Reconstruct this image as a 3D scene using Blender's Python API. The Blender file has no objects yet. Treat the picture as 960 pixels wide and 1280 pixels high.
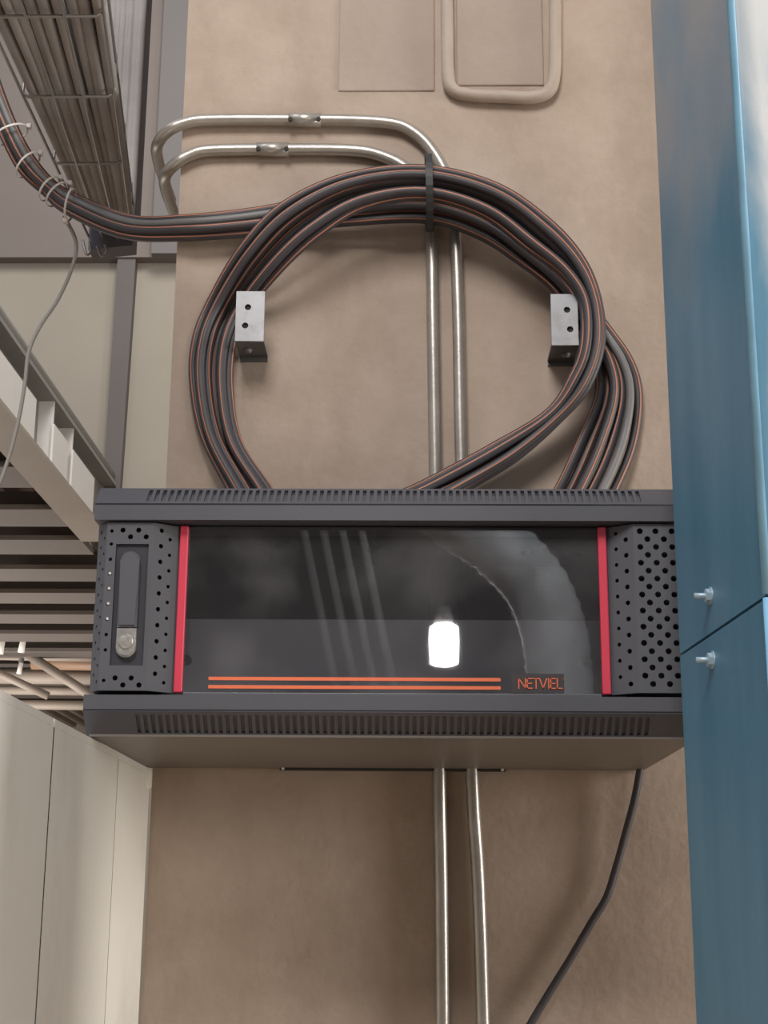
import bpy, bmesh, math, random
from mathutils import Vector, Matrix
random.seed(7)
S = bpy.context.scene
COL = S.collection

# ------------------------------------------------------------------ camera
F_PX = 1849.13                                   # focal length in pixels of the 960 x 1280 frame
AX = ((0.9998322575, 0.0169428992, 0.0069566503),     # camera right
      (0.0023532456, 0.2578400834, -0.9661847409),    # camera down
      (-0.0181636740, 0.9660390414, 0.2577569619))    # camera forward
CAM = Vector((0.0185, -1.8149, 1.55))
cd = bpy.data.cameras.new('camera'); cam = bpy.data.objects.new('camera', cd); COL.objects.link(cam)
cd.sensor_fit = 'VERTICAL'; cd.sensor_height = 24.0; cd.lens = 24.0 * F_PX / 1280.0
cd.clip_start = 0.05; cd.clip_end = 100
r, d, f = (Vector(a) for a in AX)
M = Matrix.Identity(4)
for i in range(3):
    M[i][0], M[i][1], M[i][2], M[i][3] = r[i], -d[i], -f[i], CAM[i]
cam.matrix_world = M
S.camera = cam

# ------------------------------------------------------------------ world, lights, exposure
S.view_settings.view_transform = 'Standard'; S.view_settings.look = 'None'
S.view_settings.gamma = 1.0; S.view_settings.use_curve_mapping = False
S.view_settings.exposure = 0.0
w = bpy.data.worlds.new('hall_air'); S.world = w; w.use_nodes = True
w.node_tree.nodes['Background'].inputs[0].default_value = (0.50, 0.49, 0.50, 1)
w.node_tree.nodes['Background'].inputs[1].default_value = 0.80

sl = bpy.data.lights.new('duct_fill', 'SPOT'); sl.energy = 260; sl.spot_size = 1.2; sl.spot_blend = 0.6; sl.shadow_soft_size = 0.2
so = bpy.data.objects.new('duct_fill', sl); COL.objects.link(so); so.location = (0.4, -3.4, 4.4)  # unseen spot added to brighten the mirrored duct
so.rotation_euler = (Vector((0.5, -4.9, 2.9)) - Vector((0.4, -3.4, 4.4))).to_track_quat('-Z', 'Y').to_euler()

def area(name, loc, target, size, power, color):
    l = bpy.data.lights.new(name, 'AREA'); l.energy = power; l.size = size; l.color = color
    o = bpy.data.objects.new(name, l); COL.objects.link(o); o.location = loc
    o.rotation_euler = (Vector(target) - Vector(loc)).to_track_quat('-Z', 'Y').to_euler()
    return o
area('high_bay_key', (-0.45, -3.1, 4.5), (0.0, 0.0, 2.1), 1.3, 118, (1.0, 0.97, 0.94))
area('bay_lamp_right', (2.5, -3.9, 2.4), (0.0, -0.1, 1.8), 1.6, 50, (1.0, 0.95, 0.88))
o_ = area('doorway_daylight', (3.2, -0.78, 1.95), (-0.3, -0.1, 1.55), 0.6, 74, (1.0, 0.96, 0.88))
o_.data.shape = 'RECTANGLE'; o_.data.size_y = 1.3
area('under_deck_fill', (-3.4, 5.8, 0.9), (-2.6, 6.2, 3.0), 2.6, 115, (1.0, 0.93, 0.87))  # unseen fill added below the deck to brighten its underside
area('high_bay_left', (-3.0, -1.2, 5.8), (-0.3, 0.8, 2.2), 1.4, 36, (0.84, 0.90, 1.0))
area('bay_lamp_far', (-0.6, 1.9, 5.6), (-1.3, 4.0, 3.2), 1.0, 60, (1.0, 0.96, 0.9))

# ------------------------------------------------------------------ helpers
def ray(u, v):
    a = (u - 480) / F_PX; b = (v - 640) / F_PX
    return r * a + d * b + f
def Y(u, v, y):
    k = ray(u, v); return CAM + k * ((y - CAM.y) / k.y)
def X(u, v, x):
    k = ray(u, v); return CAM + k * ((x - CAM.x) / k.x)
def Zp(u, v, z):
    k = ray(u, v); return CAM + k * ((z - CAM.z) / k.z)

def tag(o, label=None, cat=None, group=None, kind=None):
    if label: o['label'] = label
    if cat: o['category'] = cat
    if group: o['group'] = group
    if kind: o['kind'] = kind
    return o
def thing(name, loc, label, cat, group=None):
    o = bpy.data.objects.new(name, None); COL.objects.link(o); o.location = loc; o.empty_display_size = 0.05
    return tag(o, label, cat, group)
def link(name, me, m, parent=None, smooth=False):
    if m is not None:
        me.materials.clear(); me.materials.append(m)
    if smooth:
        for p in me.polygons: p.use_smooth = True
    o = bpy.data.objects.new(name, me); COL.objects.link(o)
    if parent is not None:
        o.parent = parent
        o.matrix_parent_inverse = world_of(parent).inverted()
    return o
def world_of(o):
    m = o.matrix_basis.copy()
    if o.parent is not None: m = world_of(o.parent) @ o.matrix_parent_inverse @ m
    return m
def obj(name, bm, m, parent=None, smooth=False):
    me = bpy.data.meshes.new(name); bmesh.ops.recalc_face_normals(bm, faces=bm.faces); bm.to_mesh(me); bm.free()
    return link(name, me, m, parent, smooth)
def box(bm, x0, x1, y0, y1, z0, z1, bevel=0.0):
    b = bmesh.new() if bevel else bm
    vs = [b.verts.new((x, y, z)) for x in (x0, x1) for y in (y0, y1) for z in (z0, z1)]
    for q in ((0,1,3,2), (4,6,7,5), (0,4,5,1), (2,3,7,6), (0,2,6,4), (1,5,7,3)): b.faces.new([vs[i] for i in q])
    if bevel:
        bmesh.ops.recalc_face_normals(b, faces=b.faces)
        bmesh.ops.bevel(b, geom=list(b.edges), offset=bevel, segments=2, affect='EDGES', profile=0.5)
        merge(bm, b)
    return bm
def merge(bm, b):
    me = bpy.data.meshes.new('tmp'); b.to_mesh(me); b.free(); bm.from_mesh(me); bpy.data.meshes.remove(me)
def bx(*a, **k): return box(bmesh.new(), *a, **k)
def prism(bm, pts, axis, a0, a1):
    """extrude a closed 2-D outline along an axis ('x': outline in (y, z); 'z': outline in (x, y); 'y': outline in (x, z))"""
    def p3(p, a): return {'x': (a, p[0], p[1]), 'z': (p[0], p[1], a), 'y': (p[0], a, p[1])}[axis]
    A = [bm.verts.new(p3(p, a0)) for p in pts]; B = [bm.verts.new(p3(p, a1)) for p in pts]
    n = len(pts)
    bm.faces.new(A); bm.faces.new(B[::-1])
    for i in range(n): bm.faces.new((A[i], B[i], B[(i+1) % n], A[(i+1) % n]))
    return bm
def smooth_path(P, sub=8):
    """Catmull-Rom through the points"""
    P = [Vector(p) for p in P]; out = []
    Q = [2*P[0]-P[1]] + P + [2*P[-1]-P[-2]]
    for i in range(1, len(Q)-2):
        a, b, c, e = Q[i-1], Q[i], Q[i+1], Q[i+2]
        for k in range(sub):
            t = k/sub
            out.append(0.5*((2*b) + (c-a)*t + (2*a-5*b+4*c-e)*t*t + (3*b-a-3*c+e)*t**3))
    out.append(P[-1]); return out
def frames(path):
    T = []
    for i in range(len(path)):
        t = path[min(i+1, len(path)-1)] - path[max(i-1, 0)]; T.append(t.normalized())
    N = []
    for t in T:                                  # normal kept as near as possible to -y (out of the wall)
        n = Vector((0, -1, 0)); n = n - t*n.dot(t)
        if n.length < 0.2:
            n = Vector((0, 0, -1)); n = n - t*n.dot(t)
        N.append(n.normalized())
    for i in range(1, len(N)):
        N[i] = (N[i-1]*0.6 + N[i]*0.4); N[i] = (N[i] - T[i]*N[i].dot(T[i])).normalized()
    return T, N
def tube(bm, path, rad, seg=8, cap=True):
    T, N = frames(path); rings = []
    for p, t, n in zip(path, T, N):
        b = t.cross(n)
        rings.append([bm.verts.new(p + (n*math.cos(2*math.pi*k/seg) + b*math.sin(2*math.pi*k/seg))*rad) for k in range(seg)])
    for A, B in zip(rings, rings[1:]):
        for k in range(seg): bm.faces.new((A[k], A[(k+1) % seg], B[(k+1) % seg], B[k]))
    if cap:
        bm.faces.new(rings[0][::-1]); bm.faces.new(rings[-1])
    return bm
def stripe(bm, path, rad, ang, width):
    """narrow printed stripe lying on a cable's sheath"""
    T, N = frames(path); rows = []
    for i, (p, t, n) in enumerate(zip(path, T, N)):
        b = t.cross(n); row = []
        a = ang(i/len(path))
        for q in (-1, 0, 1):
            th = a + q*width
            row.append(bm.verts.new(p + (n*math.cos(th) + b*math.sin(th))*(rad*1.045)))
        rows.append(row)
    for A, B in zip(rows, rows[1:]):
        for k in range(2): bm.faces.new((A[k], A[k+1], B[k+1], B[k]))
    return bm
def cyl(bm, p0, p1, rad, seg=16, rad2=None):
    p0, p1 = Vector(p0), Vector(p1); t = (p1-p0).normalized()
    n = t.orthogonal().normalized(); b = t.cross(n); rad2 = rad if rad2 is None else rad2
    A = [bm.verts.new(p0 + (n*math.cos(2*math.pi*k/seg) + b*math.sin(2*math.pi*k/seg))*rad) for k in range(seg)]
    B = [bm.verts.new(p1 + (n*math.cos(2*math.pi*k/seg) + b*math.sin(2*math.pi*k/seg))*rad2) for k in range(seg)]
    bm.faces.new(A[::-1]); bm.faces.new(B)
    for k in range(seg): bm.faces.new((A[k], A[(k+1) % seg], B[(k+1) % seg], B[k]))
    return bm
def circle(cx, cy, rad, n=10, a0=0.0):
    return [(cx + rad*math.cos(a0 + 2*math.pi*k/n), cy + rad*math.sin(a0 + 2*math.pi*k/n)) for k in range(n)]
def plate(name, outline, holes, origin, udir, vdir, thick, m, parent):
    """flat sheet with real openings; outline and holes in (u, v); the sheet grows from its face inwards"""
    cu = bpy.data.curves.new(name, 'CURVE'); cu.dimensions = '2D'; cu.fill_mode = 'BOTH'; cu.extrude = thick/2
    for pts in [outline] + holes:
        sp = cu.splines.new('POLY'); sp.points.add(len(pts)-1); sp.use_cyclic_u = True
        for q, (a, b) in zip(sp.points, pts): q.co = (a, b, 0, 1)
    o = bpy.data.objects.new('tmp', cu); COL.objects.link(o)
    dg = bpy.context.evaluated_depsgraph_get()
    me = bpy.data.meshes.new_from_object(o.evaluated_get(dg))
    bpy.data.objects.remove(o); bpy.data.curves.remove(cu)
    u, v = Vector(udir).normalized(), Vector(vdir).normalized(); n = u.cross(v)
    mt = Matrix.Identity(4)
    for i in range(3): mt[i][0], mt[i][1], mt[i][2], mt[i][3] = u[i], v[i], n[i], origin[i] - n[i]*thick/2
    me.transform(mt); me.name = name
    return link(name, me, m, parent)

# ------------------------------------------------------------------ materials
def mat(name, col, rough=0.5, metal=0.0, var=0.0, vscale=8.0, col2=None, bump=0.0, bscale=60.0, spec=0.5, dirt=None):
    m = bpy.data.materials.new(name); m.use_nodes = True; nt = m.node_tree; N = nt.nodes; L = nt.links
    b = N['Principled BSDF']; b.inputs['Roughness'].default_value = rough; b.inputs['Metallic'].default_value = metal
    b.inputs['Specular IOR Level'].default_value = spec
    tc = N.new('ShaderNodeTexCoord'); co = tc.outputs['Object']
    c1 = (*col, 1); c2 = (*(col2 or tuple(c*(1-var) for c in col)), 1)
    nz = N.new('ShaderNodeTexNoise'); nz.inputs['Scale'].default_value = vscale; nz.inputs['Detail'].default_value = 6
    nz.inputs['Roughness'].default_value = 0.6
    L.new(co, nz.inputs['Vector'])
    rp = N.new('ShaderNodeValToRGB'); rp.color_ramp.elements[0].position = 0.32; rp.color_ramp.elements[1].position = 0.68
    rp.color_ramp.elements[0].color = c2; rp.color_ramp.elements[1].color = c1
    L.new(nz.outputs['Fac'], rp.inputs['Fac']); out = rp.outputs['Color']
    if dirt:
        dcol, amount, ds, sz = dirt
        mp = N.new('ShaderNodeMapping'); mp.inputs['Scale'].default_value = sz; L.new(co, mp.inputs['Vector'])
        n2 = N.new('ShaderNodeTexNoise'); n2.inputs['Scale'].default_value = ds; n2.inputs['Detail'].default_value = 8
        n2.inputs['Roughness'].default_value = 0.65; L.new(mp.outputs['Vector'], n2.inputs['Vector'])
        r2 = N.new('ShaderNodeValToRGB'); r2.color_ramp.elements[0].position = 0.50; r2.color_ramp.elements[1].position = 0.72
        r2.color_ramp.elements[0].color = (0, 0, 0, 1); r2.color_ramp.elements[1].color = (amount, amount, amount, 1)
        L.new(n2.outputs['Fac'], r2.inputs['Fac'])
        mx = N.new('ShaderNodeMixRGB'); L.new(r2.outputs['Color'], mx.inputs[0]); L.new(out, mx.inputs[1]); mx.inputs[2].default_value = (*dcol, 1)
        out = mx.outputs[0]
    L.new(out, b.inputs['Base Color'])
    if bump:
        n3 = N.new('ShaderNodeTexNoise'); n3.inputs['Scale'].default_value = bscale; n3.inputs['Detail'].default_value = 5
        L.new(co, n3.inputs['Vector'])
        bp = N.new('ShaderNodeBump'); bp.inputs['Strength'].default_value = bump; bp.inputs['Distance'].default_value = 0.004
        L.new(n3.outputs['Fac'], bp.inputs['Height']); L.new(bp.outputs['Normal'], b.inputs['Normal'])
    return m
m_concrete = mat('painted_concrete', (0.43, 0.342, 0.280), 0.75, vscale=9.0, col2=(0.352, 0.274, 0.218), bump=0.25, bscale=90,
                 spec=0.25, dirt=((0.25, 0.185, 0.14), 0.6, 3.0, (1.6, 1, 0.8)))
m_patch = mat('grey_patch', (0.385, 0.312, 0.262), 0.8, vscale=6, col2=(0.34, 0.27, 0.222), bump=0.3, bscale=70, spec=0.2)
m_farwall = mat('far_wall_paint', (0.33, 0.30, 0.255), 0.85, vscale=1.2, col2=(0.29, 0.26, 0.22), spec=0.2)
m_farbeam = mat('far_beam_concrete', (0.20, 0.175, 0.16), 0.85, vscale=2.0, col2=(0.18, 0.155, 0.145), spec=0.2)
m_darkstrip = mat('dark_trim', (0.115, 0.10, 0.095), 0.7, vscale=3, var=0.1)
m_floor = mat('floor_concrete', (0.55, 0.38, 0.24), 0.6, vscale=2, var=0.3)
m_black = mat('black_powder_coat', (0.078, 0.077, 0.090), 0.45, vscale=30, var=0.06, bump=0.05, bscale=600)
m_black2 = mat('black_perforated_steel', (0.090, 0.090, 0.102), 0.42, vscale=30, var=0.06)
m_inside = mat('cabinet_inside', (0.030, 0.030, 0.036), 0.6)
m_under = mat('cabinet_underside', (0.17, 0.15, 0.135), 0.45, vscale=6, var=0.12)  # black panel lightened and browned: floor bounce put into the colour
m_blank = mat('grey_rack_panel', (0.74, 0.74, 0.78), 0.5, vscale=9, var=0.12)
m_red = mat('red_plastic', (0.66, 0.048, 0.09), 0.35)
m_orange = mat('orange_print', (0.80, 0.17, 0.07), 0.5)
m_stripe = mat('orange_cable_stripe', (0.42, 0.165, 0.095), 0.6)
m_labelback = mat('dark_label', (0.045, 0.035, 0.038), 0.6)
m_chrome = mat('worn_chrome', (0.78, 0.74, 0.70), 0.25, 0.7, vscale=120, var=0.35)
m_cable = mat('lifted_black_sheath', (0.058, 0.051, 0.056), 0.5, vscale=14, col2=(0.043, 0.038, 0.044), spec=0.5)  # black lifted in the base colour to take in lens haze
m_greycable = mat('dark_grey_sheath', (0.17, 0.165, 0.165), 0.5, vscale=14, var=0.2)
m_palewire = mat('pale_grey_wire', (0.33, 0.31, 0.29), 0.5)
m_traycable = mat('dusty_grey_sheath', (0.34, 0.32, 0.31), 0.7, vscale=10, var=0.25)
m_wire = mat('galvanised_wire', (0.30, 0.29, 0.28), 0.45, 0.6, vscale=20, var=0.2)
m_tie = mat('white_nylon', (0.62, 0.58, 0.55), 0.5)
m_blacktie = mat('black_nylon', (0.02, 0.02, 0.022), 0.55)
m_conduit = mat('galvanised_conduit', (0.44, 0.405, 0.365), 0.34, 0.6, vscale=25, col2=(0.35, 0.32, 0.285), bump=0.05, bscale=200)
m_paintpipe = mat('painted_conduit', (0.40, 0.33, 0.27), 0.6, vscale=15, col2=(0.34, 0.275, 0.225), bump=0.2, bscale=60)
m_alu = mat('mill_aluminium', (0.34, 0.34, 0.355), 0.5, 0.4, vscale=30, var=0.16, dirt=((0.2, 0.18, 0.17), 0.6, 40, (1, 1, 1)))
m_bracket_dark = mat('dull_steel', (0.16, 0.155, 0.155), 0.5, 0.4, vscale=20, var=0.3)
m_locker = mat('cream_white_enamel', (0.82, 0.80, 0.75), 0.42, vscale=3, col2=(0.77, 0.74, 0.67), spec=0.4,
               dirt=((0.42, 0.37, 0.30), 0.35, 5, (1, 1, 0.6)))
m_gapdark = mat('dark_gap', (0.03, 0.028, 0.026), 0.9)
m_riser = mat('blue_grey_steel', (0.115, 0.115, 0.135), 0.6, vscale=4, var=0.15)
m_deck = mat('corrugated_deck', (0.40, 0.34, 0.30), 0.7, vscale=3, var=0.25)
m_joist = mat('painted_joist', (0.19, 0.167, 0.152), 0.6, vscale=2, var=0.12)
m_white = mat('white_steel_paint', (0.78, 0.76, 0.73), 0.45, vscale=3, var=0.08)
m_beige = mat('beige_steel_paint', (0.36, 0.32, 0.275), 0.5, vscale=3, var=0.12)
m_greysteel = mat('grey_steel_paint', (0.27, 0.26, 0.25), 0.5, vscale=4, var=0.15)
m_palepipe = mat('pale_pipe_paint', (0.46, 0.40, 0.34), 0.5, vscale=3, var=0.1)
m_orpipe = mat('terracotta_pipe_paint', (0.42, 0.27, 0.18), 0.5, vscale=3, var=0.1)
m_duct = mat('grey_duct_foil', (0.72, 0.76, 0.80), 0.5, 0.0, vscale=9, var=0.45)
m_bolt = mat('zinc_bolt', (0.42, 0.55, 0.64), 0.4, 0.3, vscale=60, var=0.25)

def emit(name, col, s):
    m = bpy.data.materials.new(name); m.use_nodes = True; nt = m.node_tree
    b = nt.nodes['Principled BSDF']; b.inputs['Base Color'].default_value = (*col, 1)
    b.inputs['Emission Color'].default_value = (*col, 1); b.inputs['Emission Strength'].default_value = s
    return m
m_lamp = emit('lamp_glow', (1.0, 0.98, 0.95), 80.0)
m_spot = emit('small_lamp_glow', (0.85, 0.80, 0.72), 0.35)

def glass():
    m = bpy.data.materials.new('tinted_door_glass'); m.use_nodes = True; nt = m.node_tree; N = nt.nodes; L = nt.links
    N.remove(N['Principled BSDF']); out = N['Material Output']
    tr = N.new('ShaderNodeBsdfTransparent'); tr.inputs[0].default_value = (0.84, 0.84, 0.87, 1)
    gl = N.new('ShaderNodeBsdfGlossy'); gl.inputs['Roughness'].default_value = 0.015
    df = N.new('ShaderNodeBsdfDiffuse'); df.inputs[0].default_value = (0.5, 0.49, 0.5, 1)
    fr = N.new('ShaderNodeFresnel'); fr.inputs[0].default_value = 1.75
    tc = N.new('ShaderNodeTexCoord'); nz = N.new('ShaderNodeTexNoise'); nz.inputs['Scale'].default_value = 9; nz.inputs['Detail'].default_value = 7
    L.new(tc.outputs['Object'], nz.inputs['Vector'])
    rp = N.new('ShaderNodeMapRange'); rp.inputs[1].default_value = 0.42; rp.inputs[2].default_value = 0.8; rp.inputs[3].default_value = 0.04; rp.inputs[4].default_value = 0.20
    L.new(nz.outputs['Fac'], rp.inputs[0])
    m1 = N.new('ShaderNodeMixShader'); L.new(rp.outputs[0], m1.inputs[0]); L.new(tr.outputs[0], m1.inputs[1]); L.new(df.outputs[0], m1.inputs[2])
    m2 = N.new('ShaderNodeMixShader'); L.new(fr.outputs[0], m2.inputs[0]); L.new(m1.outputs[0], m2.inputs[1]); L.new(gl.outputs[0], m2.inputs[2])
    L.new(m2.outputs[0], out.inputs['Surface'])
    return m
m_glass = glass()

def blue_paint():
    """blue enamel, chalky and rubbed through to a pale undercoat in long vertical patches, more of them high up and on the front, where glare and light are painted in too"""
    m = bpy.data.materials.new('worn_blue_enamel'); m.use_nodes = True; nt = m.node_tree; N = nt.nodes; L = nt.links
    b = N['Principled BSDF']; b.inputs['Roughness'].default_value = 0.42; b.inputs['Specular IOR Level'].default_value = 0.45
    tc = N.new('ShaderNodeTexCoord'); co = tc.outputs['Object']
    n0 = N.new('ShaderNodeTexNoise'); n0.inputs['Scale'].default_value = 4; n0.inputs['Detail'].default_value = 5
    mp0 = N.new('ShaderNodeMapping'); mp0.inputs['Scale'].default_value = (4, 4, 0.8); L.new(co, mp0.inputs['Vector']); L.new(mp0.outputs[0], n0.inputs['Vector'])
    c = N.new('ShaderNodeValToRGB'); c.color_ramp.elements[0].position = 0.3; c.color_ramp.elements[1].position = 0.7
    c.color_ramp.elements[0].color = (0.058, 0.175, 0.270, 1); c.color_ramp.elements[1].color = (0.098, 0.228, 0.328, 1)
    L.new(n0.outputs['Fac'], c.inputs['Fac'])
    mp = N.new('ShaderNodeMapping'); mp.inputs['Scale'].default_value = (7, 3.0, 2.2); L.new(co, mp.inputs['Vector'])
    n1 = N.new('ShaderNodeTexNoise'); n1.inputs['Scale'].default_value = 1.5; n1.inputs['Detail'].default_value = 7; n1.inputs['Roughness'].default_value = 0.55
    n1.inputs['Distortion'].default_value = 0.6
    L.new(mp.outputs[0], n1.inputs['Vector'])
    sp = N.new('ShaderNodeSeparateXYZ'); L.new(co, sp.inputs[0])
    hz = N.new('ShaderNodeMapRange'); hz.inputs[1].default_value = 2.05; hz.inputs[2].default_value = 2.50; hz.inputs[3].default_value = -0.14; hz.inputs[4].default_value = 0.40  # paler with height: glare haze in the colour as well as wear
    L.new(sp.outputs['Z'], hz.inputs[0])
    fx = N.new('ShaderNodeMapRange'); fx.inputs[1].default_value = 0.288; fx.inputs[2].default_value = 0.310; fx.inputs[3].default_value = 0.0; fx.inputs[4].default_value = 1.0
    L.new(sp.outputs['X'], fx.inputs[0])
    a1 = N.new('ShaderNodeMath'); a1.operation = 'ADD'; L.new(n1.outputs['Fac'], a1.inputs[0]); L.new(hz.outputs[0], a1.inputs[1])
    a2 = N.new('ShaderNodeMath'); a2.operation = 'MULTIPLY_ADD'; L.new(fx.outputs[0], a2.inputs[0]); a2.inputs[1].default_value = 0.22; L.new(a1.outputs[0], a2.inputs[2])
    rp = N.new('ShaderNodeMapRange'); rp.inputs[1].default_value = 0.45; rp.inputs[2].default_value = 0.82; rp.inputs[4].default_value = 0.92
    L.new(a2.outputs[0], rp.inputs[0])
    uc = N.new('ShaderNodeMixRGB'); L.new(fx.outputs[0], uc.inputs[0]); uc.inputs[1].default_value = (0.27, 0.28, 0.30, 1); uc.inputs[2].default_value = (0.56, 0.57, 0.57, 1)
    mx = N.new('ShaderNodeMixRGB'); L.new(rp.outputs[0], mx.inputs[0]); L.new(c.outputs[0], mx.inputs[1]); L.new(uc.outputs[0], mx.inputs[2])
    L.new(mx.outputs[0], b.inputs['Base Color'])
    n3 = N.new('ShaderNodeTexNoise'); n3.inputs['Scale'].default_value = 160; L.new(co, n3.inputs['Vector'])
    bp = N.new('ShaderNodeBump'); bp.inputs['Strength'].default_value = 0.04; bp.inputs['Distance'].default_value = 0.003
    L.new(n3.outputs['Fac'], bp.inputs['Height']); L.new(bp.outputs[0], b.inputs['Normal'])
    return m
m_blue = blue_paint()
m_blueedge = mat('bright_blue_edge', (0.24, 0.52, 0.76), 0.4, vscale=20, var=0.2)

# ------------------------------------------------------------------ setting: floor, pillar wall, far wall
tag(obj('floor', bx(-7, 5, -9, 12, -0.1, 0.0), m_floor), kind='structure')
tag(obj('wall_front', bx(-7, 5, -9.2, -9.0, 0.0, 6.5), mat('dark_shed_wall', (0.07, 0.068, 0.075), 0.8)), kind='structure')  # unseen wall, added dark to dim what the door glass reflects
wall = tag(obj('wall_back', bx(-0.295, 0.75, 0.0, 0.6, 0.0, 5.0), m_concrete), kind='structure')
for (x0, x1, z0) in ((-0.083, 0.050, 2.632), (0.080, 0.200, 2.640)):
    obj('concrete_patch', bx(x0, x1, -0.0022, 0.002, z0, 3.1, bevel=0.002), m_patch, wall)

farwall = tag(obj('wall_far', bx(-1.205, 3.0, 4.1, 4.3, 0.0, 6.5), m_farwall), kind='structure')
up = obj('upper_wall', bx(-4.0, -1.205, 4.1, 4.3, 3.22, 6.5), m_farwall, farwall)
obj('lintel', bx(-4.0, 3.0, 4.04, 4.1, 4.246, 6.5), m_farbeam, farwall)
p0, p1 = Y(197, 160, 4.0), Y(240, 160, 4.0)
obj('pilaster', bx(p0.x, p1.x + 0.1, 4.0, 4.04, 4.246, 6.5), mat('pilaster_grey', (0.15, 0.14, 0.14), 0.8), farwall)
bm = bmesh.new()
prism(bm, [(-1.257, 3.0), (-1.188, 3.0), (-1.171, 4.25), (-1.249, 4.25)], 'y', 4.05, 4.1)
tag(obj('down_strip', bm, m_darkstrip), 'dark grey vertical steel strip fixed to the pale far wall below the lintel', 'strip')

# ------------------------------------------------------------------ mezzanine deck (the ceiling at the left)
ZB = 2.986
bm = bmesh.new(); n = 34; x0, x1 = -5.2, -1.32; zt = ZB + 0.105
prof = []
for i in range(n):
    xa = x0 + (x1-x0)*i/n; wv = (x1-x0)/n
    prof += [(xa, zt), (xa+wv*0.35, zt), (xa+wv*0.5, zt+0.065), (xa+wv*0.85, zt+0.065)]
prof.append((x1, zt)); rows = []
for y in (1.2, 11.5):
    rows.append([bm.verts.new((a, y, b)) for a, b in prof])
for k in range(len(prof)-1): bm.faces.new((rows[0][k], rows[0][k+1], rows[1][k+1], rows[1][k]))
geo = list(bm.faces)
ex = bmesh.ops.extrude_face_region(bm, geom=geo)
bmesh.ops.translate(bm, verts=[v for v in ex['geom'] if isinstance(v, bmesh.types.BMVert)], vec=(0, 0, 0.02))
deck = tag(obj('ceiling', bm, m_deck), kind='structure')
jy = [2.05, 2.58, 3.12, 3.68, 4.16, 4.70, 5.22, 5.76, 6.32, 6.90, 7.5, 8.1, 8.7, 9.3]
jmesh = None
for y in jy:
    if jmesh is None:
        b = bmesh.new()
        prism(b, [(-0.13, 0), (0.13, 0), (0.13, 0.02), (0.02, 0.03), (0.02, 0.102), (-0.02, 0.102), (-0.02, 0.03), (-0.13, 0.02)], 'x', -5.2, -1.33)
        o = obj('joist', b, m_joist, deck); jmesh = o.data
    else:
        o = bpy.data.objects.new('joist', jmesh); COL.objects.link(o); o.parent = deck
    o.location = (0, y, ZB + 0.002)

# white edge beam of the deck
eb = thing('edge_beam', (-1.25, 2.5, ZB), 'white and beige steel edge beam of the deck, running back above the white lockers', 'beam')
obj('bottom_flange', bx(-1.33, -1.2, 1.0, 4.05, ZB, ZB+0.014), m_beige, eb)
obj('web', bx(-1.275, -1.26, 1.0, 4.05, ZB+0.014, ZB+0.235), m_greysteel, eb)
obj('top_flange', bx(-1.33, -1.2, 1.0, 4.05, ZB+0.235, ZB+0.25), m_greysteel, eb)
ys = [1.0, X(43, 540, -1.2).y, X(66, 560, -1.2).y, X(84, 580, -1.2).y, X(90, 590, -1.2).y, X(117, 620, -1.2).y]
for a, b in ((ys[0], ys[1]), (ys[2], ys[3]), (ys[4], ys[5])):
    obj('toe_plate', bx(-1.208, -1.2, a, b, ZB+0.014, ZB+0.15), m_white, eb)
for yy in (ys[2]+0.01, ys[4]+0.01):
    obj('stiffener', bx(-1.26, -1.208, yy, yy+0.012, ZB+0.014, ZB+0.235), m_white, eb)
for k, (zz, xx, rr) in enumerate(((ZB+0.277, -1.225, 0.022), (ZB+0.273, -1.275, 0.022))):
    t = obj('beam_conduit', tube(bmesh.new(), [Vector((xx, 1.0, zz)), Vector((xx, 4.03, zz))], rr, 12), m_greysteel if k == 0 else m_darkstrip, None, True)
    tag(t, ('light grey conduit lying on the outer side of the white edge beam', 'dark conduit lying along the inner side of the white edge beam')[k], 'conduit')

# pipes and lamps far below the deck
def pipe(name, P, rad, m, label, cat='pipe'):
    return tag(obj(name, tube(bmesh.new(), [Vector(p) for p in P], rad, 10), m, None, True), label, cat)
YF = 7.2
a = Y(-60, 815, YF); b = Y(200, 820, YF)
pipe('far_pipe', (a, b), 0.045, m_palepipe, 'pale pipe under the deck far behind the black network cabinet, the higher pale one')
a = Y(40, 829, YF+.1); b = Y(200, 832, YF+.1)
pipe('far_pipe', (a, b), 0.04, m_orpipe, 'terracotta pipe under the deck far behind the black network cabinet')
a = Y(-60, 845, YF+.2); b = Y(200, 848, YF+.2)
pipe('far_pipe', (a, b), 0.045, m_palepipe, 'pale pipe under the deck just above the white lockers, the lower pale one')
for dv, lb in ((862, 'thin pale pipe right above the top edge of the white lockers'), (880, 'thin pale pipe behind the top edge of the white lockers, lowest of all')):
    pipe('far_pipe', (Y(-60, dv, YF+.3), Y(200, dv+3, YF+.3)), 0.03, m_palepipe, lb)
a = Y(30, 815, YF-.2); b = Y(130, 880, YF-.2)
pipe('diagonal_brace', (a, b), 0.03, m_palepipe, 'slanting pale brace between the far pipes above the white lockers', 'brace')
a = Y(-30, 828, YF-.35); b = Y(60, 870, YF-.35)
pipe('diagonal_brace', (a, b), 0.025, m_palepipe, 'slanting pale brace at the left frame edge just above the white lockers', 'brace')
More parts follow.
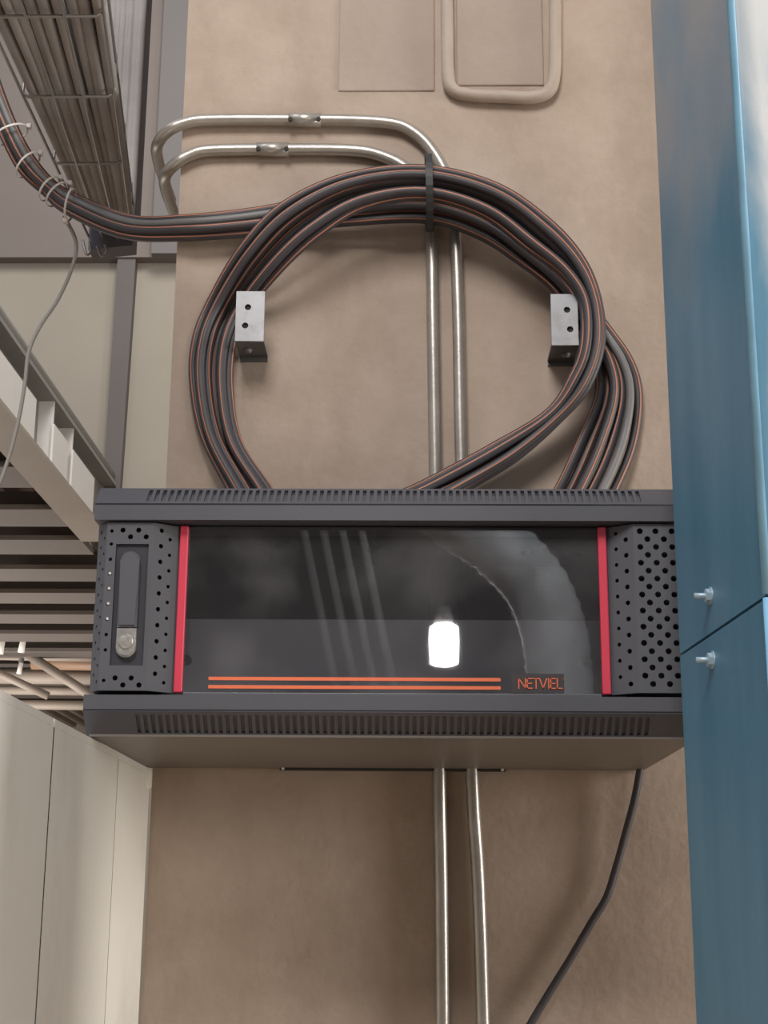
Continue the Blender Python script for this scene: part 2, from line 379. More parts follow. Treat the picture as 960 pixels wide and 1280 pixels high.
for (u, v, s, lab) in ((27, 804, 0.055, 'small bright lamp far under the deck, the highest above the white lockers'),
                       (24, 834, 0.04, 'small bright lamp far under the deck, nearest the white lockers'),
                       (1, 807, 0.05, 'small bright lamp far under the deck at the left frame edge')):
    c = Y(u, v, YF-0.5)
    t = thing('far_lamp', c, lab, 'lamp')
    obj('bulb', cyl(bmesh.new(), c+Vector((0, 0, -s)), c+Vector((0.01, 0, s*0.6)), s*0.36, 10, s*0.28), m_spot, t, True)
    obj('socket', cyl(bmesh.new(), c+Vector((0.01, 0, s*0.6)), c+Vector((0.01, 0, s*1.3)), s*0.4, 10), m_greysteel, t)
tag(obj('wall_end', bx(-7, 5, 11.6, 11.8, 0, 6.5), m_farwall), kind='structure')

# ------------------------------------------------------------------ white lockers at the left
lab = ('cream white metal locker nearest the camera at the left frame edge',
       'middle cream white metal locker between two seams, under the deck',
       'narrow cream white metal locker farthest back, beside the beige pillar')
LX, LZ = -0.297, 1.7093                                       # face and top of the lockers
for k, (ya, yb) in enumerate(((-0.81, -0.5066), (-0.5036, -0.2066), (-0.2057, -0.006))):
    t = thing('metal_locker', (-0.50, (ya+yb)/2, 0), lab[k], 'locker')
    obj('body', bx(LX-.41, LX-.004, ya+0.001, yb-0.001, 0.0, LZ-.002), m_locker, t)
    obj('side_panel', bx(LX-.004, LX, ya, yb, 0.03, LZ-.0075), m_locker, t)
    obj('top_rim', bx(LX-.405, LX-.0003, ya, yb, LZ-.0072, LZ), m_locker, t)
    if k == 2: obj('corner_cap', bx(LX-.035, LX+.0032, yb-.018, yb+.002, LZ-.025, LZ+.0008, bevel=0.0035), m_locker, t)
    if k: obj('seam_filler', bx(LX-.2, LX+.0002, ya-0.0030 if k == 1 else ya-.0010, ya, 0.03, LZ-.008), m_gapdark, t)

# ------------------------------------------------------------------ network cabinet
NC = thing('network_cabinet', (0, -0.18, 1.71), 'black wall-mounted network cabinet with red strips and a glass door', 'cabinet')
ZL, ZH, DZ0, DZ1 = 1.712, 1.967, 1.7545, 1.9258
# body shell, open at the front
for nm, bb, mm in (('top_panel', (-.298, .298, -.33, -.003, ZH-.003, ZH), m_black),
                   ('bottom_panel', (-.300, .300, -.347, -.003, ZL-.001, ZL+.002), m_under),
                   ('side_panel', (-.300, -.297, -.33, -.003, ZL+.002, ZH-.003), m_black),
                   ('side_panel', (.297, .300, -.33, -.003, ZL+.002, ZH-.003), m_black),
                   ('back_panel', (-.297, .297, -.006, -.003, ZL+.002, ZH-.003), m_inside)):
    obj(nm, bx(*bb), mm, NC)
# inner liner: what is seen dark through the glass
bm = bmesh.new()
box(bm, -.296, .296, -.30, -.02, ZH-.008, ZH-.004); box(bm, -.296, .296, -.30, -.02, ZL+.003, ZL+.006)
obj('inner_liner', bm, m_inside, NC)
# top and bottom caps with chamfered, slotted edges
CH = 0.022; th = 0.0025; W2 = 0.303
def cap(name, z_in, z_mid, z_out):
    s = 1 if z_out > z_in else -1; q = th*1.414
    bm = bmesh.new()
    prism(bm, [(-.30, z_in), (-.367, z_in), (-.367, z_mid - s*q*0.6), (-.367+q*0.5, z_mid - s*0.0006), (-.345+0.0006, z_out - s*q), (-.345+q, z_out - s*0.0005), (-.30, z_out - s*0.0005)], 'x', -W2, W2)
    c = obj(name, bm, m_black, NC)
    L = math.hypot(-.345+.367, z_out - z_mid)
    holes = []; n = 69; pitch = 0.5/(n-1)
    for i in range(n):
        u = W2 - .2495 + .0015 + i*pitch - 0.0015
        holes.append([(u-.0019, L*.14), (u+.0019, L*.14), (u+.0019, L*.88), (u-.0019, L*.88)])
    vd = Vector((0, .022, z_out - z_mid))
    if s > 0: plate('slotted_edge', [(0, 0), (2*W2, 0), (2*W2, L), (0, L)], holes, (-W2, -.367, z_mid), (1, 0, 0), vd, th, m_black, c)
    else:
        hs = [[(2*W2-a, b) for a, b in h][::-1] for h in holes]
        plate('slotted_edge', [(0, 0), (2*W2, 0), (2*W2, L), (0, L)], hs, (W2, -.367, z_mid), (-1, 0, 0), vd, th, m_black, c)
    # dark backing behind the slots
    return c
ct = cap('top_cap', 1.9276, 1.945, ZH)
cb = cap('bottom_cap', 1.7497, 1.7335, ZL - 0.0008)
for c, z0, s in ((ct, 1.945, 1), (cb, 1.7335, -1)):
    nrm = Vector((0, -.707, .707*s)); mid = Vector((0, -.356, z0 + s*.011))
    bm = bmesh.new(); o = mid - nrm*(th+.0004); t = Vector((0, .707, .707*s))
    vs = [bm.verts.new(o + Vector((x, 0, 0)) + t*k) for x, k in ((-.26, -.0135), (.27, -.0135), (.27, .0128), (-.26, .0128))]
    bm.faces.new(vs)
    ex = bmesh.ops.extrude_face_region(bm, geom=list(bm.faces)); bmesh.ops.translate(bm, verts=[v for v in ex['geom'] if isinstance(v, bmesh.types.BMVert)], vec=nrm*0.0003)
    obj('slot_backing', bm, m_inside, c)

# the door: two perforated bays, red strips, glass
door = bpy.data.objects.new('door', None); COL.objects.link(door); door.location = (0, -.35, 1.84); door.parent = NC
door.matrix_parent_inverse = world_of(NC).inverted()
XA, XB, XC, XD = .2175, .243, .290, .302
YA, YB, YD = -.345, -.362, -.346
def facet(name, p, q, holes_fn, cut=None):
    """vertical sheet from plan point p (left) to q (right), seen from the front"""
    p, q = Vector((p[0], p[1], DZ0)), Vector((q[0], q[1], DZ0)); L = (q-p).length; H = DZ1-DZ0
    hs = holes_fn(L, H)
    return plate(name, [(0, 0), (L, 0), (L, H), (0, H)], [h[::-1] for h in hs], p, q-p, (0, 0, 1), 0.0014, m_black2, door)
P16 = 0.0163
def inner_r(L, H): return [circle(L*.36, H-.0075-P16*i, .0021, 8) for i in range(10)] + [circle(L*.72, H-.0152-P16*i, .0026, 8) for i in range(10)]
def inner_l(L, H): return [circle(L*.30, H-.0070-P16*i, .0025, 8) for i in range(10)] + [circle(L*.62, H-.0152-P16*i, .0020, 8) for i in range(10)]
def front_r(L, H):
    h = []
    for c, (u, z) in enumerate(((.0067, .0075), (.0141, .0157), (.0225, .0075), (.0306, .0157), (.0388, .0075))):
        h += [circle(u, H-z-P16*i, .0031, 10) for i in range(10)]
    return h
def front_l(L, H):
    h = [[(.0098, .0250), (.0430, .0250), (.0430, .1490), (.0098, .1490)]]
    for i, z in enumerate((.1625, .1490, .1330, .1180, .1025, .0870, .0715, .0560, .0405, .0100)):
        h.append(circle(.0048, z, .0019, 8))
    for u, z in ((.0160, .1625), (.0320, .1625), (.0240, .1555), (.0400, .1555), (.0160, .0115), (.0320, .0115), (.0240, .0045), (.0400, .0045)):
        h.append(circle(u, z+.001, .0027, 10))
    return h
def outer(L, H): return [circle(L*.35, H-.008-P16*i, .0019, 8) for i in range(10)] + [circle(L*.72, H-.0155-P16*i, .0019, 8) for i in range(10)]
facet('perforated_panel', (-XD, YD), (-XC, YB), outer)
facet('perforated_panel', (-XC, YB), (-XB, YB), front_l)
facet('perforated_panel', (-XB, YB), (-XA, YA), lambda L, H: inner_l(L, H))
facet('perforated_panel', (XA, YA), (XB, YB), inner_r)
facet('perforated_panel', (XB, YB), (XC, YB), front_r)
facet('perforated_panel', (XC, YB), (XD, YD), outer)
for s in (-1, 1):                                             # dark tray behind each perforated bay
    bm = bmesh.new()
    prism(bm, [(s*XA, -.338), (s*XB, -.352), (s*XC, -.352), (s*.300, -.342), (s*.300, -.334), (s*XA, -.334)], 'z', DZ0+.001, DZ1-.001)
    obj('bay_backing', bm, m_inside, door)
    obj('red_strip', bx(min(s*.2088, s*.2175), max(s*.2088, s*.2175), -.3505, -.343, DZ0, DZ1, bevel=.0012), m_red, door)
gz0, gz1 = 1.7555, 1.9235
obj('glass_pane', bx(-.2086, .2086, -.3465, -.3435, gz0, gz1), m_glass, door)
obj('bottom_rail', bx(-.2086, .2086, -.3480, -.342, 1.7500, 1.7552, bevel=.0008), m_black2, door)
obj('top_rail', bx(-.2086, .2086, -.3440, -.338, 1.9236, 1.9262), m_black, door)
for z in (1.7691, 1.7608):
    obj('orange_stripe', bx(-.1832, .1082, -.3472, -.3467, z-.0017, z+.0017), m_orange, door)
obj('name_label', bx(.1188, .1712, -.3470, -.3466, 1.7562, 1.7752), m_labelback, door)
# lettering drawn with thin strokes
LET = {'N': [((0, 0), (0, 1)), ((0, 1), (.70, 0)), ((.70, 0), (.70, 1))],
       'E': [((0, 0), (0, 1)), ((0, 1), (.48, 1)), ((0, .5), (.44, .5)), ((0, 0), (.48, 0))],
       'T': [((0, 1), (.56, 1)), ((.28, 0), (.28, 1))], 'V': [((0, 1), (.36, 0)), ((.36, 0), (.72, 1))],
       'I': [((0, 0), (0, 1))], 'L': [((0, 0), (0, 1)), ((0, 0), (.5, 0))]}
def stroke(bm, a, b, w, y0, y1):
    a, b = Vector(a), Vector(b); t = (b-a).normalized(); n = Vector((-t.y, t.x))*w/2; a = a - t*w/2; b = b + t*w/2
    prism(bm, [tuple(a+n), tuple(a-n), tuple(b-n), tuple(b+n)], 'y', y0, y1)
bm = bmesh.new(); cx = .1262; hgt = .0096; zb = 1.7607
for ch, adv in (('N', .88), ('E', .63), ('T', .66), ('V', .92), ('I', .21), ('E', .68), ('L', .54)):
    for a, b in LET[ch]:
        stroke(bm, (cx + a[0]*hgt, zb + a[1]*hgt), (cx + b[0]*hgt, zb + b[1]*hgt), .00105, -.3476, -.3471)
    cx += adv*hgt
for k in range(8):
    a, b = (circle(cx+.0009, zb+hgt, .0008, 8)[k], circle(cx+.0009, zb+hgt, .0008, 8)[(k+1) % 8]); stroke(bm, a, b, .0003, -.3476, -.3471)
obj('lettering', bm, m_orange, door)
# handle recess, lever, lock
rec = obj('handle_recess', bx(-.2808, -.2466, -.3585, -.3565, 1.7785, 1.9045), mat('recess_black', (0.035, 0.035, 0.043), 0.4), door)
bm = bmesh.new(); lw = .0098; lx = -.2645; ring = []
for k in range(13):
    a = math.pi*k/12; ring.append((lx + lw*math.cos(a), 1.8855 + lw*math.sin(a)))
prism(bm, [(lx-lw, 1.8175), (lx+lw, 1.8175)] + ring, 'y', -.3665, -.3580)
bmesh.ops.bevel(bm, geom=[e for e in bm.edges if all(abs(v.co.y+.3665) < 1e-5 for v in e.verts)], offset=.0022, segments=3, affect='EDGES')
lev = obj('lever', bm, m_black2, rec)
bm = bmesh.new(); pts = [(lx-lw, 1.8165), (lx-lw, 1.797)]
for k in range(1, 12):
    a = math.pi + math.pi*k/12; pts.append((lx + lw*math.cos(a), 1.797 + lw*math.sin(a)))
pts += [(lx+lw, 1.797), (lx+lw, 1.8165)]
prism(bm, pts, 'y', -.3660, -.3580)
bmesh.ops.bevel(bm, geom=[e for e in bm.edges if all(abs(v.co.y+.3660) < 1e-5 for v in e.verts)], offset=.0016, segments=2, affect='EDGES')
obj('lock_plate', bm, m_chrome, rec)
bm = cyl(bmesh.new(), (lx, -.366, 1.8030), (lx, -.3685, 1.8030), .0072, 24, .0066)
cyl(bm, (lx, -.3685, 1.8030), (lx, -.3690, 1.8030), .0050, 20, .0046)
box(bm, lx-.0007, lx+.0007, -.3696, -.3689, 1.8002, 1.8058)
obj('key_cylinder', bm, m_chrome, rec)
for z in (.1180, .1025, .0870, .0715):                        # pale discs painted in as light glints at four holes left of the handle
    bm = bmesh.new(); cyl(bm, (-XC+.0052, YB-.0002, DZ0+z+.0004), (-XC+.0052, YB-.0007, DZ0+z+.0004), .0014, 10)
    obj('hole_glint', bm, m_tie, door)
# rack panel with its screws, behind the glass
rk = obj('rack_panel', bx(-.2400, .2400, -.300, -.294, 1.7555, 1.8385, bevel=.001), m_blank, NC)
for u, v in ((233, 825), (733, 827)):
    c = Y(u, v, -.305); bm = cyl(bmesh.new(), (c.x, -.300, c.z), (c.x, -.312, c.z), .0052, 18, .0046)
    cyl(bm, (c.x, -.312, c.z), (c.x, -.3125, c.z), .0018, 10)
    obj('thumb_screw', bm, m_gapdark, rk, True)
obj('rack_rail', bx(-.262, -.242, -.31, -.29, ZL+.006, ZH-.008), m_inside, NC); obj('rack_rail', bx(.242, .262, -.31, -.29, ZL+.006, ZH-.008), m_inside, NC)
# entry plate at the back of the underside
e0, e1 = Y(350, 958, -.012), Y(632, 960, -.012)
ep = obj('cable_entry_plate', bx(e0.x, e1.x, -.016, -.003, ZL-.0035, ZL-.001), m_gapdark, NC)
for x in (e0.x+.004, e1.x-.004):
    obj('screw', cyl(bmesh.new(), (x, -.016, ZL-.0022), (x, -.0185, ZL-.0022), .0020, 10), m_tie, ep)

# ------------------------------------------------------------------ blue column at the right
bc = thing('steel_column', (.42, -.56, 0), 'worn blue painted steel column with two bolts, right of the black cabinet', 'column')
A = Vector((.271, -.43)); B = Vector((.289, -.709)); ub = (B-A).normalized(); rt = Vector((-ub.y, ub.x))
if rt.x < 0: rt = -rt
C_ = B + rt*.30; D_ = A + rt*.30
def rounded(ps, rad, seg=4):
    out = []; n = len(ps)
    for i, p in enumerate(ps):
        a = (ps[i-1]-p).normalized(); b = (ps[(i+1) % n]-p).normalized()
        s, e = p + a*rad, p + b*rad
        for k in range(seg+1):
            t = k/seg; out.append(tuple(s*(1-t)**2 + p*2*t*(1-t) + e*t*t))
    return out
ol = rounded([A, B, C_, D_], .006)
ce = (A + B + C_ + D_)/4
inn = rounded([ce + (p-ce)*.97 for p in (A, B, C_, D_)], .006)
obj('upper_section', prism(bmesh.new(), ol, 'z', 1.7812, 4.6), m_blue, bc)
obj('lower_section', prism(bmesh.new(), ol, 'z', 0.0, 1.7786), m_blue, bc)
obj('seam_core', prism(bmesh.new(), inn, 'z', 1.7700, 1.7900), m_gapdark, bc)
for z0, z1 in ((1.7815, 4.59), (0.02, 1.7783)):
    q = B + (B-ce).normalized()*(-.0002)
    obj('worn_lit_edge', cyl(bmesh.new(), (q.x-.0002, q.y, z0), (q.x-.0002, q.y, z1), .0034, 12), m_blueedge, bc, True)  # brighter blue: the corner's caught light painted in, along with its wear
nl = -rt; nl3 = Vector((nl.x, nl.y, 0))
for (s, z) in ((.1215, 1.8125), (.1180, 1.7570)):
    p = A + ub*s; p = Vector((p.x, p.y, z))
    bl = obj('bolt', cyl(bmesh.new(), p - nl3*.002, p + nl3*.0145, .0025, 14), m_bolt, bc, True)
    obj('nut', cyl(bmesh.new(), p - nl3*.001, p + nl3*.0050, .0062, 6), m_bolt, bl)
    obj('washer', cyl(bmesh.new(), p - nl3*.001, p + nl3*.0012, .0078, 20), m_bolt, bl)

# ------------------------------------------------------------------ conduits on the pillar
def conduit(name, P, rad, m, label):
    path = smooth_path(P, 6)
    return tag(obj(name, tube(bmesh.new(), path, rad, 14), m, None, True), label, 'conduit')
yc = -.0105
lowP = [Vector((.060, yc, .15)), Y(553, 1290, yc), Y(549, 970, yc), Y(544, 590, yc), Y(541, 400, yc), Y(539, 290, yc), Y(533, 245, yc), Y(512, 214, yc), Y(480, 196, yc), Y(440, 188, yc), Y(350, 187, yc), Y(265, 188, yc),
        Y(238, 194, yc), Y(218, 206, yc+.004), Y(206, 222, .03), Y(209, 243, .13), Y(219, 270, .26), Y(226, 290, .36)]
upP = [Vector((.118, yc, .15)), Y(604, 1290, yc), Y(590, 970, yc), Y(577, 590, yc), Y(573, 400, yc), Y(569, 290, yc), Y(563, 235, yc), Y(545, 195, yc), Y(518, 166, yc), Y(480, 153, yc), Y(380, 150, yc), Y(265, 150, yc),
       Y(232, 154, yc), Y(210, 164, yc+.004), Y(197, 180, .02), Y(197, 198, .10), Y(205, 225, .22), Y(214, 250, .34)]
c1 = conduit('metal_conduit', lowP, .0082, m_conduit, 'galvanised conduit running up behind the cabinet, the left one, bending under the other')
c2 = conduit('metal_conduit', upP, .0082, m_conduit, 'galvanised conduit running up behind the cabinet, the right one, with the upper bend')
for c, u, v in ((c1, 341, 187), (c2, 381, 150)):
    a, b = Y(u-20, v, yc), Y(u+20, v, yc)
    k = obj('coupling', cyl(bmesh.new(), a, b, .0096, 18), m_conduit, c, True)
    for uu in (u-18, u+17):
        p = Y(uu, v, yc-.009)
        obj('screw', cyl(bmesh.new(), p, p + Vector((0, -.0035, 0)), .0030, 10), m_gapdark, k)
yu = -.009
conduit('painted_conduit', [Y(558, -40, yu), Y(559, 40, yu), Y(560, 92, yu), Y(566, 112, yu), Y(588, 119, yu), Y(630, 121, yu), Y(665, 122, yu), Y(686, 114, yu), Y(693, 92, yu), Y(694, 40, yu), Y(694, -40, yu)],
        .0088, m_paintpipe, 'beige painted conduit bent into a U at the top of the pillar')

# ------------------------------------------------------------------ cable brackets
def bracket(x0, x1, z0, z1, label, holes, screw_x):
    t = thing('cable_bracket', ((x0+x1)/2, 0, z0), label, 'bracket')
    yf = -.060
    w_, h_ = x1-x0, z1-z0
    plate('front_plate', [(0, 0), (w_, 0), (w_, h_), (0, h_)], [circle(a*w_, b*h_, .0042, 12)[::-1] for a, b in holes], (x0, yf, z0), (1, 0, 0), (0, 0, 1), .003, m_alu, t)
    obj('shelf', bx(x0, x1, yf+.003, -.001, z0, z0+.003), m_bracket_dark, t)
    obj('wall_flange', bx(x0, x1, -.003, 0.0, z0-.006, z0), m_bracket_dark, t)
    obj('screw', cyl(bmesh.new(), (screw_x, -.03, z0+.0005), (screw_x, -.03, z0-.004), .006, 12, .0045), m_greycable, t, True)
    a = [h for h in holes]
    obj('hole_backing', bx(x0+.004, x1-.004, yf+.0032, yf+.0042, z0+.006, z1-.006), m_gapdark, t)
    return t
bracket(-.2055, -.1690, 2.2425, 2.3105, 'grey metal cable bracket with two holes at the left side of the coil', ((.42, .68), (.34, .31)), -.192)
bracket(.1960, .2300, 2.2370, 2.3065, 'grey metal cable bracket with two holes at the right side of the coil', ((.60, .69), (.70, .31)), .217)

# ------------------------------------------------------------------ the cable coil
R_ = .0063
def strand(stations, lane, n, layer):
    """path of one cable through a list of (outer px, inner px, depth at the wall) stations"""
    pts = []; t0 = lane/(n-1)
    for (a, b, y) in stations:
        a, b = Vector(a), Vector(b); L = (b-a).length; k = 6.3/L if L > 13 else .5
        q = a + (b-a)*(k + (1-2*k)*t0)
        pts.append(Y(q.x, q.y, y - layer*.0098))
    return smooth_path(pts, 7)
IN = [((-36, -40), (-62, -28), .06), ((-18, 36), (-44, 50), .062), ((2, 102), (-22, 122), .066), ((24, 158), (2, 178), .072), ((45, 196), (24, 218), .085), ((72, 227), (52, 244), .09), ((100, 243), (80, 268), .075), ((165, 268), (152, 299), .03), ((240, 267), (228, 302), -.012), ((330, 257), (318, 296), -.014),
      ((420, 238), (420, 285), -.022), ((530, 226), (530, 280), -.027), ((612, 250), (596, 299), -.027), ((676, 300), (645, 330), -.024), ((722, 345), (690, 366), -.015),
      ((758, 400), (716, 410), -.010), ((792, 450), (738, 450), -.010), ((804, 495), (742, 495), -.010), ((797, 555), (718, 556), -.012), ((774, 612), (692, 612), -.03), ((748, 655), (665, 655), -.06), ((730, 690), (650, 690), -.10)]
LP = [((330, 700), (385, 672), -.13), ((306, 655), (362, 645), -.055), ((282, 611), (341, 611), -.030), ((249, 543), (304, 555), -.014), ((236, 475), (292, 490), -.010), ((239, 425), (296, 430), -.010), ((257, 378), (316, 385), -.010),
      ((296, 310), (358, 335), -.042), ((349, 254), (402, 296), -.058), ((430, 216), (457, 263), -.062), ((530, 205), (530, 252), -.063), ((623, 228), (602, 273), -.063),
      ((690, 274), (657, 314), -.060), ((732, 322), (698, 345), -.056), ((753, 375), (722, 378), -.052), ((757, 430), (724, 430), -.052), ((738, 487), (712, 466), -.046), ((705, 525), (680, 514), -.036), ((650, 574), (612, 556), -.030), ((586, 611), (522, 606), -.030),
      ((530, 642), (462, 632), -.055), ((470, 690), (420, 660), -.13)]
rank = ('outermost', 'second outermost', 'third from outside', 'third from inside', 'second innermost', 'innermost')
rank2 = ('rightmost', 'second from the right', 'third from the right', 'third from the left', 'second from the left', 'leftmost')
for k in range(6):
    p = strand(LP, k, 6, (0, 2, 1, 0, 2, 1)[k])
    o = tag(obj('coiled_cable', tube(bmesh.new(), p, R_, 10), m_cable, None, True),
            'black cable of the coil, %s of six at the left bracket' % rank[k], 'cable', 'cables looped in the coil')
    a0 = (-.5, -.1, .25, -.35, .2, .65)[k]; a1 = (.3, -.3, .4, -.3, .4, -.25)[k]
    obj('orange_stripe', stripe(bmesh.new(), p, R_, lambda t, a0=a0, a1=a1: a0 + a1*math.sin(2.6*t + k), .12), m_stripe, o)
for k in range(6):
    p = strand(IN, k, 6, (0, 2, 1, 2, 0, 1)[k])
    mm = m_greycable if k in (1,) else m_cable
    o = tag(obj('incoming_cable', tube(bmesh.new(), p, R_*(.85 if k == 1 else 1), 10), mm, None, True),
            '%s cable from the tray, %s of six where they drop' % ('dark grey' if k == 1 else 'black', rank2[k]), 'cable', 'cables coming in from the tray')
    if k != 1:
        a0 = (-.55, 0, .2, 0.0, .3, .6)[k]; a1 = (.3, 0, .4, -.3, .4, .2)[k]
        obj('orange_stripe', stripe(bmesh.new(), p, R_, lambda t, a0=a0, a1=a1: a0 + a1*math.sin(3.0*t + 2*k), .13), m_stripe, o)

def band(name, c, axis_a, axis_b, ra, rb, w, m, label, head=True, cat='cable tie', hang=0):
    """flat tie round a bundle: ellipse with half axes ra, rb along two directions; w = its width along the bundle"""
    t = thing(name, c, label, cat)
    aa, ab = Vector(axis_a).normalized(), Vector(axis_b).normalized(); ax = aa.cross(ab).normalized()
    bm = bmesh.new(); rings = []
    for k in range(28):
        th_ = 2*math.pi*k/28; e = aa*math.cos(th_)*ra + ab*math.sin(th_)*rb; q = e.normalized()*.0012
        rings.append([bm.verts.new(c + e + ax*w/2), bm.verts.new(c + e - ax*w/2), bm.verts.new(c + e + q - ax*w/2), bm.verts.new(c + e + q + ax*w/2)])
    for k in range(28):
        A_, B_ = rings[k], rings[(k+1) % 28]
        for j in range(4): bm.faces.new((A_[j], A_[(j+1) % 4], B_[(j+1) % 4], B_[j]))
    obj('strap', bm, m, t)
    if head:
        h = c + aa*(ra+.003)
        bm = bmesh.new(); box(bm, h.x-.0035, h.x+.0035, h.y-.004, h.y+.003, h.z-.0035, h.z+.0035, bevel=.001)
        obj('head', bm, m, t)
    return t
spots = [((13, 168), (24, -10), .058, 23, 'white cable tie on the incoming black cables, highest at the left frame edge'),
         ((35, 206), (22, -20), .070, 19, 'white cable tie on the incoming black cables, second from the top'),
         ((62, 236), (20, -20), .078, 17, 'white cable tie on the incoming black cables, third from the top'),
         ((72, 243), (20, -18), .076, 18, 'white cable tie on the incoming black cables, fourth, just before they turn right'),
         ((88, 256), (-8, 26), .066, 19, 'loose white cable tie, the lowest, where a thin wire hangs down')]
for (c, dr, yy, hw, lb) in spots:
    p = Y(c[0], c[1], yy); q = Y(c[0]+dr[0], c[1]+dr[1], yy); aa = (q-p).normalized()
    ra = (Y(c[0]+hw*dr[0]/math.hypot(*dr), c[1]+hw*dr[1]/math.hypot(*dr), yy) - p).length
    band('cable_tie', p, aa, Vector((0, 1, 0)), ra-.0005, .021, .0028, m_tie, lb)
p = Y(536, 241, -.055); ra = (Y(536, 200, -.055) - p).length
band('hook_strap', p, Vector((-.02, 0, 1)), Vector((0, 1, 0)), ra+.003, .044, .009, m_blacktie, 'black strap round the top of the cable coil above the conduits', False, 'strap')

# thin wire hanging from the tray
wp = smooth_path([Y(80, 270, .08), Y(95, 303, .09), Y(90, 335, .09), Y(72, 375, .09), Y(50, 408, .09), Y(36, 440, .09), Y(31, 480, .09), Y(22, 530, .09), Y(5, 590, .09), Y(-25, 660, .09)], 6)
tag(obj('hanging_wire', tube(bmesh.new(), wp, .0028, 8), m_palewire, None, True), 'thin grey wire hanging down at the left from the cable tray', 'wire')
# power cord under the cabinet
wp = smooth_path([Vector((.2925, -.022, 1.7135)), Y(800, 962, -.022), Y(793, 1000, -.018), Y(781, 1045, -.014), Y(770, 1085, -.012), Y(758, 1122, -.012), Y(740, 1152, -.012), Y(712, 1200, -.012), Y(686, 1242, -.012), Y(662, 1282, -.012), Y(630, 1340, -.012), Vector((.13, -.012, 1.1)), Vector((.12, -.012, .4))], 6)
tag(obj('power_cord', tube(bmesh.new(), wp, .0046, 10), m_cable, None, True), 'black power cord coming from under the right rear corner of the cabinet', 'cord')

# ------------------------------------------------------------------ cable tray at the top left
ct_ = thing('cable_tray', (-.46, .1, 2.64), 'wire basket cable tray full of dusty cables, top left', 'cable tray')
tz = 2.642
def tx(s, y):                                                # x of a line along the tray; it narrows towards its far end
    g = (y+.45)/.9; l = -.515*(1-g) + -.522*g; rr_ = -.335*(1-g) + -.449*g
    return l + (rr_-l)*s
yl = [-1.1 + 1.55*k/18 for k in range(19)]
for s, dz in ((0, 0), (.34, -.004), (.67, -.004), (1, 0), (0, .05), (1, .05)):
    obj('long_wire', tube(bmesh.new(), [Vector((tx(s, y), y, tz-.012+dz)) for y in yl], .0022, 6), m_wire, ct_, True)
for k in range(-4, 5):
    y = -.38 + k*.19
    pth = [Vector((tx(0, y), y, tz+.05)), Vector((tx(0, y), y, tz-.01)), Vector((tx(.06, y), y, tz-.016)), Vector((tx(.94, y), y, tz-.016)), Vector((tx(1, y), y, tz-.01)), Vector((tx(1, y), y, tz+.05))]
    obj('cross_wire', tube(bmesh.new(), pth, .0024, 6), m_wire, ct_, True)
hookp = smooth_path([Y(103, 300, .44), Y(108, 318, .44), Y(114, 312, .44), Y(112, 305, .44)], 4)
obj('end_hook', tube(bmesh.new(), hookp, .0025, 6), m_wire, ct_, True)
hookp = smooth_path([Y(121, 308, .44), Y(127, 320, .44), Y(134, 314, .44), Y(131, 306, .44)], 4)
obj('end_hook', tube(bmesh.new(), hookp, .0025, 6), m_wire, ct_, True)
ordn = ('leftmost', 'second', 'third', 'fourth', 'fifth', 'sixth', 'seventh', 'eighth', 'rightmost')
for k in range(17):
    lay = k//9; s = (.06 + .88*(k % 9)/8.0) if not lay else (.115 + .77*(k % 9)/7.0)
    ph = random.uniform(0, 6); rr = random.choice((.0078, .0084, .0088))
    pts = []
    for j in range(9):
        y = -1.15 + 1.58*j/8
        pts.append(Vector((tx(s, y) + .003*math.sin(ph + j*.9), y, tz + .002 + lay*.012 + rr*.2 + .002*math.sin(ph*2 + j*1.3))))
    for (dy, dz) in ((.02, .03), (.022, .12), (.022, .45)): pts.append(Vector((pts[8].x + .002*k/14, .425 + dy*(0.3+lay*.35), tz + dz + lay*.01)))
    lb = ('dusty grey cable in the basket tray, lower layer, %s from the left' % ordn[k]).replace('leftmost from the left', 'leftmost').replace('rightmost from the left', 'rightmost') if not lay else \
         ('dusty grey cable in the basket tray, upper layer, %s from the left' % ordn[k-9]).replace('leftmost from the left', 'leftmost')
    tag(obj('tray_cable', tube(bmesh.new(), smooth_path(pts, 5), rr, 8), m_traycable, None, True), lb, 'cable', 'grey cables in the basket tray')
rp = thing('riser_duct', (-.49, .49, 2.60), 'dark blue grey steel riser standing behind the far end of the cable tray', 'cable riser')
bm = bmesh.new(); prism(bm, [(-.524, 2.612), (-.450, 2.620), (-.4468, 3.4), (-.548, 3.4)], 'y', .462, .50); obj('back_plate', bm, m_riser, rp)
obj('side_flange', bx(-.4495, -.4465, .425, .50, 2.66, 3.4), m_riser, rp)

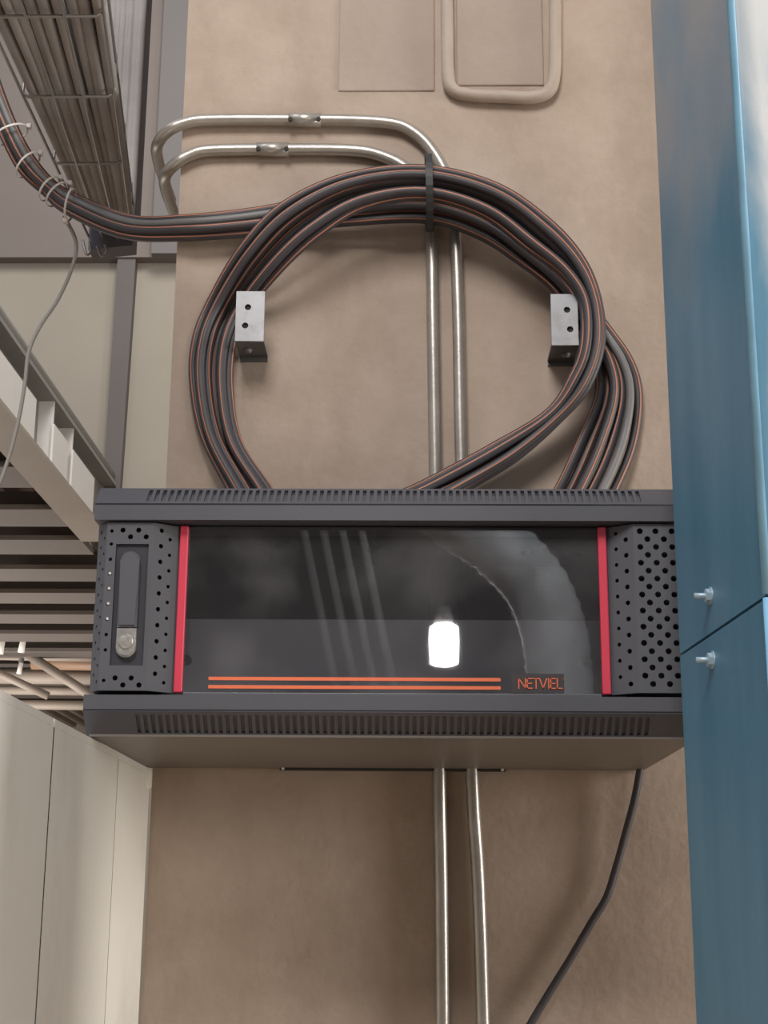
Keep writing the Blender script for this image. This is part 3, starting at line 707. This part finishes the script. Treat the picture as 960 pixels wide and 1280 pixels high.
# ------------------------------------------------------------------ the hall behind the camera, mirrored in the door glass
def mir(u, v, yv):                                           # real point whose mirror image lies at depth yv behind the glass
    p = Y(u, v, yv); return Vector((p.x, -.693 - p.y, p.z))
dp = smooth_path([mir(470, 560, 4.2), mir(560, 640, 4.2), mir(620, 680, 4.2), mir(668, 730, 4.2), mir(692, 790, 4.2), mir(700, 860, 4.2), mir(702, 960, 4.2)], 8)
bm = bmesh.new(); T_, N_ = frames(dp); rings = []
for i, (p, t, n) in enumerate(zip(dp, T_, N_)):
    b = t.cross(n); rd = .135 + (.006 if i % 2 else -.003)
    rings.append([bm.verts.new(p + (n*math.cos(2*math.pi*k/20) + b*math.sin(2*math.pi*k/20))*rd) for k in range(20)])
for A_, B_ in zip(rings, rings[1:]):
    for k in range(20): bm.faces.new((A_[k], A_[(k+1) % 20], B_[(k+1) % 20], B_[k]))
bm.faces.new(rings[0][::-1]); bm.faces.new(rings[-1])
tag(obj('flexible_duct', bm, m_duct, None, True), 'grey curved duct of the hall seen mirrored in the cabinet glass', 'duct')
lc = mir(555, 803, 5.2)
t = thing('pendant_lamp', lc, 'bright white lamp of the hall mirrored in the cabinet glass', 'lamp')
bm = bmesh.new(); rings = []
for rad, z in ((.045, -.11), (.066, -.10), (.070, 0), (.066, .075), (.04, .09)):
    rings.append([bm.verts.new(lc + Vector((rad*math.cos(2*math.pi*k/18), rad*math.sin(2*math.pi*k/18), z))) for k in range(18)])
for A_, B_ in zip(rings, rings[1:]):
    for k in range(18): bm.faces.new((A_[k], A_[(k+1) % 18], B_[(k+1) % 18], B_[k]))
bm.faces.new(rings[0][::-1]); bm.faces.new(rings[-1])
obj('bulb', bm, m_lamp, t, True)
obj('lamp_holder', cyl(bmesh.new(), lc + Vector((0, 0, .09)), lc + Vector((0, 0, .17)), .05, 16, .03), m_greysteel, t, True)
obj('lamp_cord', cyl(bmesh.new(), lc + Vector((0, 0, .17)), lc + Vector((0, 0, 2.6)), .006, 8), m_gapdark, t)
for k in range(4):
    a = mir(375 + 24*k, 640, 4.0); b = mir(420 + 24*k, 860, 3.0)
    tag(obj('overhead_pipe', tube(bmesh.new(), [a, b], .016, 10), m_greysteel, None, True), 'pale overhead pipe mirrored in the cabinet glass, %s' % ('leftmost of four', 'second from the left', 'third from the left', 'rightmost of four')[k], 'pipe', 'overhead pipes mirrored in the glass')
